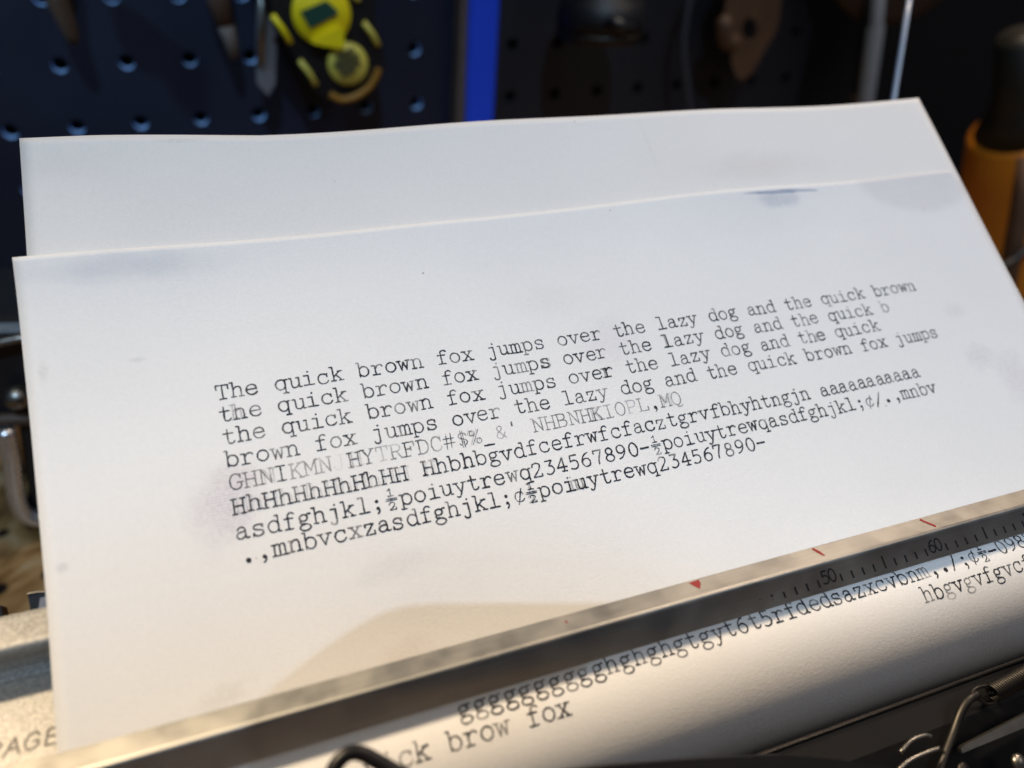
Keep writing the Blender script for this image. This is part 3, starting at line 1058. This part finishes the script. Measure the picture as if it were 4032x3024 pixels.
# bail: folded steel strip with a printed scale, resting on the paper over the platen
bp_ = [(50.95, -9.3), (53.7, -12.0), (54.15, -12.2), (54.6, -12.05), (58.6, -9.35), (59.15, -9.0), (59.2, -8.7), (58.5, -8.8), (54.6, -11.5), (54.1, -11.6), (51.3, -9.0)]


def bail_mesh():
    n = len(bp_)
    x0, x1 = -60.0, 215.0
    V, F = extrude_profile(bp_, x0, x1, 1)
    d = [0]
    for k in range(1, n):
        d.append(d[-1] + math.hypot(bp_[k][0] - bp_[k - 1][0], bp_[k][1] - bp_[k - 1][1]))
    UV = [(x0, d[k]) for k in range(n)] + [(x1, d[k]) for k in range(n)]
    return V, F, UV


v, f, uv = bail_mesh()
bail = build("paper_bail", v, f, M["bail"], tw, False, uv)
bevel(bail, 0.00022, 3)


def on_bail(x, y, off=0.03):
    """front face of the bail between y=54.7 and 58.6"""
    t = (y - 54.6) / (58.6 - 54.6)
    z = -12.05 + (-9.35 + 12.05) * t
    x = 6.86 + (x - 6.86) * (136.05 + z) / (136.05 - 8.83)
    return P(x, y + off * 0.55, z - off * 0.84)


def on_bail_top(x, t, off=0.05):
    y = 50.95 + (53.7 - 50.95) * t; z = -9.3 + (-12.0 + 9.3) * t
    return P(x, y - off * 0.71, z - off * 0.70)


BX = -27.8                           # scale origin: mark n stands at BX + 2.54 n


def ticks():
    V, F = [], []
    for n in range(46, 76):
        if n % 10 == 0: continue
        x = BX + n * 2.54
        y0, y1 = (55.75, 58.15) if n % 10 == 5 else (56.75, 58.15)
        w = 0.20
        if n == 46: y0 = 57.0
        b0 = len(V)
        V += [on_bail(x - w, y0), on_bail(x + w, y0), on_bail(x + w, y1), on_bail(x - w, y1)]
        F.append((b0, b0 + 1, b0 + 2, b0 + 3))
    for (n, ya, yb, w) in ((45, 56.9, 57.35, .22), (45, 57.75, 57.85, .14), (44, 57.0, 57.2, .1)):   # worn remains
        x = BX + n * 2.54
        b0 = len(V)
        V += [on_bail(x - w, ya), on_bail(x + w, ya), on_bail(x + w, yb), on_bail(x - w, yb)]
        F.append((b0, b0 + 1, b0 + 2, b0 + 3))
    return V, F


v, f = ticks()
build("scale_ticks", v, f, M["tick"], bail)
for num in ("50", "60", "70"):
    n = int(num)
    V, F = [], []
    for i, ch in enumerate(num):
        gv, gf = glyph_mesh(ch, 1.5, 0.12)
        q = len(V)
        cx = BX + n * 2.54 + (i - 0.5) * 1.62
        V += [on_bail(cx + (gx - 5) * 0.205, 57.75 - gy * 0.215) for gx, gy in gv]
        F += [tuple(k + q for k in t) for t in gf]
    build("scale_number", V, F, M["tick"], bail)


def red_blot(u, v_, pts):
    x, y = on_paper(u, v_, -10.6)
    t = (y - 50.95) / (53.7 - 50.95)
    V = [on_bail_top(x + a, min(1, max(0, t + b_))) for a, b_ in pts]
    return build("red_mark", V, [tuple(range(len(V)))], M["red"], bail)


red_blot(2230, 2448, [(-.12, -.08), (.12, -.08), (.16, .05), (0, .12), (-.14, .05)])
red_blot(2745, 2302, [(-1.0, -.22), (1.05, -.26), (.95, -.02), (.3, .20), (.05, .30), (-.5, .08)])
red_blot(3225, 2175, [(-.60, -.30), (-.12, -.38), (.38, -.06), (.52, .28), (.15, .32), (-.30, .04)])
red_blot(3652, 2060, [(-.78, -.32), (-.28, -.42), (.80, .28), (.36, .44)])

# black paper deflector in front of the platen, with a bright rolled edge
gp = [(80.6, -6.2), (81.3, -6.9), (82.0, -7.0), (86.0, -8.6), (97, -8.0), (97, -7.0), (86.0, -7.6), (82.0, -6.0), (80.9, -5.5)]
part("paper_deflector", extrude_profile(gp, -60, 215, 1), "satin")
part("deflector_edge", tube([P(-60, 80.9, -6.9), P(80, 80.9, -6.9), P(215, 80.9, -6.9)], 0.00028, 10), "dark_steel", smooth=True)
# body of the machine below
v, f = join(box(P(80, 100, 45), 0.30, 0.075, 0.09), )
part("body", (v, f), "black")
v, f = box(P(80, 104, 6), 0.29, 0.03, 0.012, (TX, TY, TZ))
part("carriage_bar", (v, f), "black")
v, f = box(P(80, 62, 45), 0.34, 0.05, 0.012, (TX, TY, TZ))
part("carriage_frame", (v, f), "black")
for xx in (-108, 200):
    v, f = box(P(xx, 60, 25), 0.008, 0.06, 0.06, (TX, TY, TZ))
    part("carriage_end", (v, f), "satin")
# brackets behind the paper table, left
for (u0, v0, u1, v1, u2, v2, u3, v3) in ((108, 2338, 190, 2330, 205, 2440, 128, 2445), (-40, 2375, 2, 2383, 22, 2470, -40, 2470)):
    pts = [P(*on_paper(a, b_, 12), 12) for a, b_ in ((u0, v0), (u1, v1), (u2, v2), (u3, v3))]
    part("bracket", slab(pts, None, TZ * 0.003), "black")
pts = [P(*on_paper(a, b_, 11.6), 11.6) for a, b_ in ((158, 2354), (182, 2348), (186, 2420), (148, 2420))]
part("bracket_bar", slab(pts, None, TZ * 0.001), "grey_shank")
pts = [P(*on_paper(a, b_, 12), 12) for a, b_ in ((108, 2339), (150, 2331), (176, 2331))]
part("bracket_edge", tube(pts, 0.00022, 8), "steel")
# tension spring with hook and its rod, lower right
zz = -10.0


def Q(u, v_, z=zz):
    x, y = on_paper(u, v_, z)
    return P(x, y, z)


a_, b2 = Q(3905, 2728), Q(4120, 2612)
axis = (b2 - a_).normalized()
e1 = axis.cross(TZ).normalized(); e2 = axis.cross(e1)
turns = int((b2 - a_).length / 0.00052)
pts = []
for k in range(turns * 14 + 1):
    t = k / 14
    an = 2 * math.pi * t
    pts.append(a_ + axis * (t * 0.00052) + (e1 * math.cos(an) + e2 * math.sin(an)) * 0.00145)
spring = part("spring", tube(pts, 0.00024, 7), "dark_steel", smooth=True)
hk = spline([Q(3930, 2705), Q(3885, 2700), Q(3840, 2712), Q(3828, 2740), Q(3850, 2752), Q(3885, 2772), Q(3925, 2765)], 8)
part("hook", tube([Vector(p) for p in hk], 0.00030, 10), "dark_steel", spring, smooth=True)
rd = spline([Q(3850, 2735, -10.6), Q(3815, 2755, -10.8), Q(3785, 2800, -10.5), Q(3755, 2880), Q(3718, 2980), Q(3700, 3040)], 6)
part("rod", tube([Vector(p) for p in rd], 0.00075, 12), "dark_steel", smooth=True)
for pp, rr in (([(3545, 2962), (3590, 2915), (3640, 2895), (3668, 2900)], 0.00033), ([(3540, 3030), (3580, 2995), (3650, 2962), (3700, 2945)], 0.00036)):
    part("lever_edge", tube([Vector(p) for p in spline([Q(*p, -12) for p in pp], 6)], rr, 10), "steel", smooth=True)
pts = [Q(3783, 2948, -11), Q(3795, 2935, -11), Q(4060, 2800, -11), Q(4060, 2855, -11), Q(3790, 2965, -11)]
part("lever", slab(pts, None, TZ * 0.001), "steel")
c = Q(4005, 3000, -12)
part("screw_head", lathe([(0.0013, 0), (0.0014, 0.0004), (0.0012, 0.0008), (0.0007, 0.0011), (0.0002, 0.0012)], c, -TZ, 24), "steel", smooth=True)
c = Q(3790, 3030, -12)
part("screw_head", lathe([(0.0011, 0), (0.0012, 0.0003), (0.0010, 0.0006), (0.0002, 0.0008)], c, -TZ, 24), "dark_steel", smooth=True)
# black arched ribbon guide in front of the paper, lower middle
pp = [(1290, 3080), (1325, 3010), (1370, 2968), (1420, 2966), (1480, 2995), (1560, 3040), (1640, 3080)]
part("ribbon_guide", tube([Vector(p) for p in spline([Q(*p, -20) for p in pp], 8)], 0.00105, 12), "black", smooth=True)
# black ribbon vibrator edge along the bottom
pts = [Q(1700, 3100, -16), Q(2400, 3013, -16), Q(2700, 2992, -16), Q(3080, 2972, -16), Q(3300, 2990, -16), Q(3500, 3020, -16), Q(3600, 3100, -16)]
part("ribbon_carrier", slab(pts, None, TZ * 0.003), "black")

# a corner of yellow card down in the works
pts = [Q(3908, 2768, -4), Q(4050, 2700, -4), Q(4050, 2760, -4), Q(3945, 2810, -4)]
tag(build("card_corner", *slab(pts, None, TZ * 0.0003), M["yellow_paper"]), "corner of yellow card under the spring in the typewriter", "card")

# ---------------------------------------------------------------- things on the pegboard
def W(u, v_, d=0.0):
    """point seen at u, v on a plane d metres in front of the pegboard"""
    return on_depth(u, v_, WALL - d)


BACK = Vector((0, 1, 0))


def outline(pts, d, n=6, sharp=False):
    if sharp: return [W(u, v_, d) for u, v_ in pts]
    return [W(p[0], p[1], d) for p in spline(pts, n, True)]


# round black tester with yellow face
g = empty("digital_tester", W(1290, 160, 0.0), "black hand tester with round yellow face and green display, hanging on pegboard", "tester")
body = [(1010, -160), (1060, 20), (1130, 160), (1190, 290), (1250, 370), (1340, 408), (1440, 395), (1505, 310), (1515, 200), (1480, 80), (1440, -160)]
part("body", slab(outline(body, 0.030, 5), None, BACK * 0.022), "soot", g)
bevel(bpy.data.objects[g.children[-1].name], 0.004, 3)


def disc(u, v_, r, d, t, m, name, parent, n=40):
    c = W(u, v_, d)
    return part(name, lathe([(r * 0.97, 0), (r, t * 0.4), (r * 0.96, t), (r * 0.2, t * 1.02)], c, Vector((0, -1, 0)), n), m, parent, True)


k_ = (W(1264, 60, 0.034) - W(1145, 60, 0.034)).length
dial = disc(1264, 52, k_, 0.031, 0.003, "yellow", "dial", g)
pts = [W(u, v_, 0.0355) for u, v_ in ((1183, 46), (1287, 2), (1318, 30), (1335, 54), (1222, 112))]
part("display", slab(pts, None, BACK * 0.001), "lcd", dial)
nk = [(1225, 165), (1290, 130), (1345, 110), (1356, 160), (1352, 188), (1300, 186)]
part("neck", slab(outline(nk, 0.036, 4), None, BACK * 0.006), "yellow", g)
k2_ = (W(1368, 250, 0.033) - W(1287, 250, 0.033)).length
lab = disc(1368, 250, k2_, 0.031, 0.002, "yellow_dull", "round_label", g)
V, F = [], []
for (a0, b0, a1, b1) in ((1325, 226, 1395, 196), (1315, 258, 1415, 218), (1330, 276, 1420, 246), (1345, 298, 1400, 274)):
    p, q = W(a0, b0, 0.0340), W(a1, b1, 0.0340)
    dr = (q - p).normalized(); up = Vector((-dr.z, 0, dr.x)) * 0.0011
    n = len(V)
    V += [p - up, q - up, q + up, p + up]
    F.append((n, n + 1, n + 2, n + 3))
build("print_lines", V, F, M["print"], lab)
for (a0, b0, a1, b1, mm) in ((1072, 60, 1145, 170, "yellow"), (1180, 238, 1245, 335, "yellow_dull"), (1432, 88, 1490, 180, "yellow_dull"), (1394, -20, 1410, 5, "yellow_dull")):
    part("stripe", tube([W(a0, b0, 0.0315), W((a0 + a1) / 2 + 4, (b0 + b1) / 2 - 2, 0.0315), W(a1, b1, 0.0315)], 0.0012, 10), mm, g, True)
arc = spline([(1300, 372), (1345, 392), (1400, 380), (1450, 345), (1480, 300), (1490, 270)], 6)
part("bumper", tube([W(p[0], p[1], 0.0315) for p in arc], 0.0015, 10), "amber", g, True)

# blue strip with a pale wooden edge
s_ = empty("blue_strip", W(1895, 460, 0.0), "bright blue upright plastic strip with thin wooden edge on pegboard", "strip")
part("blue_bar", slab([W(1852, -80, 0.012), W(1975, -80, 0.012), W(1938, 620, 0.012), W(1832, 620, 0.012)], None, BACK * 0.010), "blue", s_)
bevel(s_.children[-1], 0.0015)
part("wooden_edge", slab([W(1822, -80, 0.010), W(1850, -80, 0.010), W(1826, 620, 0.010), W(1790, 620, 0.010)], None, BACK * 0.009), "wood", s_)

# hanging hand tools, left
t1 = empty("brown_handled_tool", W(280, 0, 0.0), "dark brown pointed tool hanging at top left of pegboard", "tool")
part("handle", tube([W(190, -120, .02), W(225, 0, .02), W(255, 70, .02), W(285, 140, .02), W(292, 175, .02)], [.0045, .0042, .0036, .0028, .0012], 14), "brown", t1, True)
part("shaft", tube([W(240, -120, .012), W(262, 20, .012), W(275, 95, .012)], [.004, .0035, .002], 12), "dark_steel", t1, True)
t2 = empty("wooden_awl", W(900, 0, 0.0), "brown tapered wooden tool hanging between pegboard holes and grey blade", "tool")
part("handle", tube([W(840, -140, .016), W(862, 0, .016), W(890, 100, .016)], [.0056, .0048, .0036], 14), "brown", t2, True)
part("tip", tube([W(890, 100, .016), W(912, 170, .016), W(924, 228, .016)], [.0036, .0028, .0020], 14), "wood", t2, True)
t3 = empty("grey_chisel", W(1050, 0, 0.0), "long grey metal blade with pointed tip hanging beside the tester", "chisel")
part("blade", slab([W(1018, -120, .022), W(1094, -120, .022), W(1090, 150, .022), W(1084, 330, .022), W(1056, 378, .022), W(1014, 330, .022), W(1014, 150, .022)], None, BACK * 0.004), "grey_shank", t3)
part("blade_ridge", tube([W(1034, -120, .0235), W(1032, 100, .0235), W(1026, 250, .0235)], .0016, 8), "steel", t3, True)

# right half
c1_ = empty("black_socket", W(2370, 0, 0.0), "black round socket with shiny bottom rim hanging right of blue strip", "socket")
cc = W(2375, -40, 0.035)
rr = (W(2530, 60, 0.035) - W(2225, 60, 0.035)).length / 2
hh = (W(2375, 150, 0.035) - cc).length
part("cup", lathe([(rr * .55, hh * -1), (rr * .6, 0), (rr * .95, 0.004), (rr, hh * .55), (rr * .98, hh * .8)], cc, (0, 0, -1), 40), "soot", c1_, True)
part("rim", lathe([(rr * .985, hh * .8), (rr, hh * .84), (rr * .99, hh * .97), (rr * .93, hh)], cc, (0, 0, -1), 40), "dark_steel", c1_, True)
part("side_lug", tube([W(2395, 70, .055), W(2440, 100, .058), W(2490, 115, .055)], [.002, .0026, .002], 10), "plastic", c1_, True)

tag(build("hanging_cable", *tube([W(p[0], p[1], .02) for p in spline([(2790, -160), (2725, -30), (2698, 90), (2690, 200), (2700, 300), (2716, 420), (2740, 560)], 6)], 0.0018, 10), M["cable"], None, True),
    "thin grey cable curving down the pegboard beside the leather sheath", "cable")

sh = empty("leather_sheath", W(2940, 0, 0.0), "worn brown leather sheath with round eyelet and pointed end hanging on pegboard", "sheath")
# outline with a hole, two halves of thickness
oc = W(2955, 112, 0.02)
outer = spline([(2870, -120), (2860, 0), (2842, 90), (2845, 150), (2872, 185), (2880, 240), (2900, 300), (2925, 318), (2960, 290), (3010, 200), (3060, 110), (3075, 0), (3070, -120)], 4, True)
N = 48


def radial(pts, cx, cy, n):
    pts = [np.array(p) for p in pts]
    out = []
    for k in range(n):
        a = 2 * math.pi * k / n
        d = np.array([math.cos(a), math.sin(a)])
        best = 0
        for i in range(len(pts)):
            p, q = pts[i] - [cx, cy], pts[(i + 1) % len(pts)] - [cx, cy]
            den = d[0] * (p - q)[1] - d[1] * (p - q)[0]
            if abs(den) < 1e-9: continue
            t = (p[0] * (p - q)[1] - p[1] * (p - q)[0]) / den
            w_ = (d[0] * p[1] - d[1] * p[0]) / den
            if t > 0 and -1e-6 <= w_ <= 1 + 1e-6: best = max(best, t)
        out.append((cx + d[0] * best, cy + d[1] * best))
    return out


ro = radial(outer, 2952, 112, N)
V = []
for d in (0.024, 0.014):
    V += [W(u, v_, d) for u, v_ in ro]
    V += [W(2952 + 30 * math.cos(2 * math.pi * k / N), 112 + 42 * math.sin(2 * math.pi * k / N), d) for k in range(N)]
F = []
for k in range(N):
    k2 = (k + 1) % N
    F += [(k, k2, N + k2, N + k), (2 * N + k, 3 * N + k, 3 * N + k2, 2 * N + k2), (k, 2 * N + k, 2 * N + k2, k2), (N + k, N + k2, 3 * N + k2, 3 * N + k)]
build("sheath_body", V, F, M["rust"], sh)
part("cuff", tube([W(p[0], p[1], .025) for p in spline([(2858, 60), (2850, 110), (2858, 160), (2900, 172)], 5)], [.0020, .003, .004, .0045] + [.0045] * 11 + [.0025], 10), "rust", sh, True)

tag(build("pale_rod", *tube([W(3470, -120, .03), W(3452, 90, .03), W(3448, 110, .03), W(3405, 420, .03), W(3395, 560, .03)], [.0034, .0034, .0046, .0046, .0046], 14), M["white_rod"], None, True),
    "thick pale grey plastic rod hanging near the clear rod", "rod")
tag(build("dark_post", *tube([W(3440, -120, .02), W(3390, 300, .02), W(3365, 520, .02)], .0035, 12), M["plastic"], None, True),
    "slim black post close behind the pale grey rod", "post")
tag(build("brass_knob", *lathe([(0.001, 0), (0.004, .002), (0.0045, .005), (.003, .009), (.001, .010)], W(3350, 385, .02), (0, -1, 0), 20), M["brown"], None, True),
    "small brown knob just above the paper edge, left of pale rod", "knob")
# dark round plate, top right
cc = W(3600, -400, 0.012)
rr = (W(3600, 50, 0.012) - cc).length
tag(build("dark_plate", *lathe([(rr * .9, 0), (rr, .002), (rr, .006), (rr * .9, .008), (rr * .2, .009)], cc, (0, -1, 0), 64), M["brown"], None, True),
    "large dark brown round plate cut off by the top edge", "plate")
# clear rod nearer the paper
cr_a, cr_b = on_depth(3590, -60, 0.095), on_depth(3512, 430, 0.075)
tag(build("clear_rod", *tube([cr_a, (cr_a + cr_b) / 2, cr_b, cr_b + (cr_b - cr_a) * 0.5], 0.00085, 16), M["sliver"], None, True),
    "thin clear shiny acrylic rod standing behind the paper", "rod")
# orange bottle and cable, far right
ob = empty("orange_bottle", on_height(4080, 1400, 0.0), "orange bottle with dark cap behind right edge of the paper", "bottle")
OBY = 0.135


def OB(u, v_, d=0.0): return on_depth(u, v_, OBY - d)


top = OB(4010, 515); bot = OB(3985, 1300)
axis = (bot - top)
Lh = axis.length
r0 = (OB(4010, 515) - OB(3888, 515)).length
r1 = (OB(3985, 1100) - OB(3745, 1100)).length
part("bottle_body", lathe([(r0 * .9, -0.001), (r0, 0.001), (r0 * 1.12, Lh * .15), (r0 * 1.42, Lh * .45), (r1, Lh * .75), (r1 * 1.02, Lh * 1.3)], top, axis, 40), "orange", ob, True)
part("cap", lathe([(r0 * .45, -0.05), (r0 * .5, -0.02), (r0 * .62, -0.012), (r0 * .86, -0.0015)], top, axis, 40), "olive", ob, True)
part("shade_band", tube([OB(4045, 620, .034), OB(4020, 800, .040), OB(3985, 1000, .045), OB(3960, 1150, .047)], .004, 10), "rust", ob, True)  # dark tube standing in for shading down the bottle's right side
tag(build("power_cable", *tube([on_depth(p[0], p[1], 0.085) for p in spline([(3500, 1700), (3700, 1250), (3840, 1100), (3930, 1060), (3985, 1030), (4040, 985), (4160, 900), (4500, 800), (5000, 900)], 6)], 0.0017, 10), M["black_cable"], None, True),
    "black cord crossing in front of the orange bottle", "cord")
# small glints at far right, each built as an added metal piece
tag(build("glint_tube", *tube([W(4010, 185, .03), W(4015, 215, .034), W(4030, 235, .03)], .0024, 10), M["steel"], None, True), "small grey piece in place of a glint, far right above the orange bottle", "hook")
tag(build("glint_knob", *lathe([(.0028, 0), (.003, .001), (.002, .003), (.0003, .0036)], W(3938, 305, .025), (0, -1, 0), 20), M["dark_steel"], None, True), "small dark piece in place of a glint, left of the grey one", "screw")

# ---------------------------------------------------------------- black device with chrome trim on the counter, left
dv = empty("black_device", on_height(120, 2115, 0.0), "black rounded device with chrome trim standing on the granite, left of paper", "device")
DY = 0.118


def D(u, v_, d=0.0): return on_depth(u, v_, DY - d)


# lower housing: dark panel inside a bent chrome rim
pl = [(70, 1640), (100, 1860), (130, 2000), (165, 2060), (420, 2090), (420, 1640)]
part("front_panel", slab([D(*p) for p in pl], None, BACK * 0.03), "plastic", dv)
rim = spline([(20, 1690), (42, 1800), (52, 1880), (66, 1960), (92, 2018), (140, 2042), (220, 2052), (400, 2070)], 6)
part("chrome_trim", tube([D(p[0], p[1], 0.004) for p in rim], 0.0027, 14), "chrome", dv, True)
foot = [(95, 2030), (420, 2075), (420, 2160), (190, 2140), (135, 2118), (105, 2080)]
part("foot", slab([D(*p, -0.001) for p in foot], None, BACK * 0.03), "satin", dv)
hd = [(-300, 1290), (420, 1270), (420, 1690), (-20, 1690), (-300, 1660)]
part("head", slab([D(*p, 0.0) for p in hd], None, BACK * 0.045), "plastic", dv)
bevel(dv.children[-1], 0.006, 3)
part("top_highlight", tube([D(p[0], p[1], 0.004) for p in spline([(-200, 1395), (-40, 1358), (40, 1340), (120, 1330), (400, 1325)], 5)], 0.0013, 10), "steel", dv, True)  # steel tube in place of the highlight along the rounded top
part("knob", lathe([(.0038, 0), (.0036, .0025), (.0022, .004), (.0004, .0044)], D(70, 1562, 0.0045), (0, -1, 0.25), 24), "steel", dv, True)
part("collar", tube([D(-200, 1665, .002), D(60, 1650, .002), D(400, 1640, .002)], 0.0022, 12), "brown", dv, True)

# ---------------------------------------------------------------- what shades the cool light low on the sheet
def toward(p, k): return p + (COOL - p) * k


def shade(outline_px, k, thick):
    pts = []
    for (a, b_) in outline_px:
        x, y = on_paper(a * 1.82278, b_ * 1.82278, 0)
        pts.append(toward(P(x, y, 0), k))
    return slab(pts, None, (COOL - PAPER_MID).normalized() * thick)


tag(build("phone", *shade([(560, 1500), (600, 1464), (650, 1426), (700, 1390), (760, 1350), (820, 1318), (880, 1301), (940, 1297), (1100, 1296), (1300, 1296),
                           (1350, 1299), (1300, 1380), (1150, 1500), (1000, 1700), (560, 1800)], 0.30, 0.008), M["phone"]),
    "dark phone held above the typewriter, shading the lower part of the typed sheet", "phone")
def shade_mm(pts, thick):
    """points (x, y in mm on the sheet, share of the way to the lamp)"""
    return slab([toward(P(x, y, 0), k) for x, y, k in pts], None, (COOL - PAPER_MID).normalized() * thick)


tag(build("soft_light_blocker", *shade_mm([(-120, 37, .92), (-30, 37, .92), (20, 39, .92), (60, 50, .88), (85, 60, .80), (110, 64, .76), (215, 67, .76), (215, 120, .76), (85, 110, .8), (-120, 110, .91)], 0.002), M["phone"]),
    "unseen dark blocker added to cut off the cool light low on the sheet", "light blocker")  # added out of view, shaped for the soft shade across the lower sheet
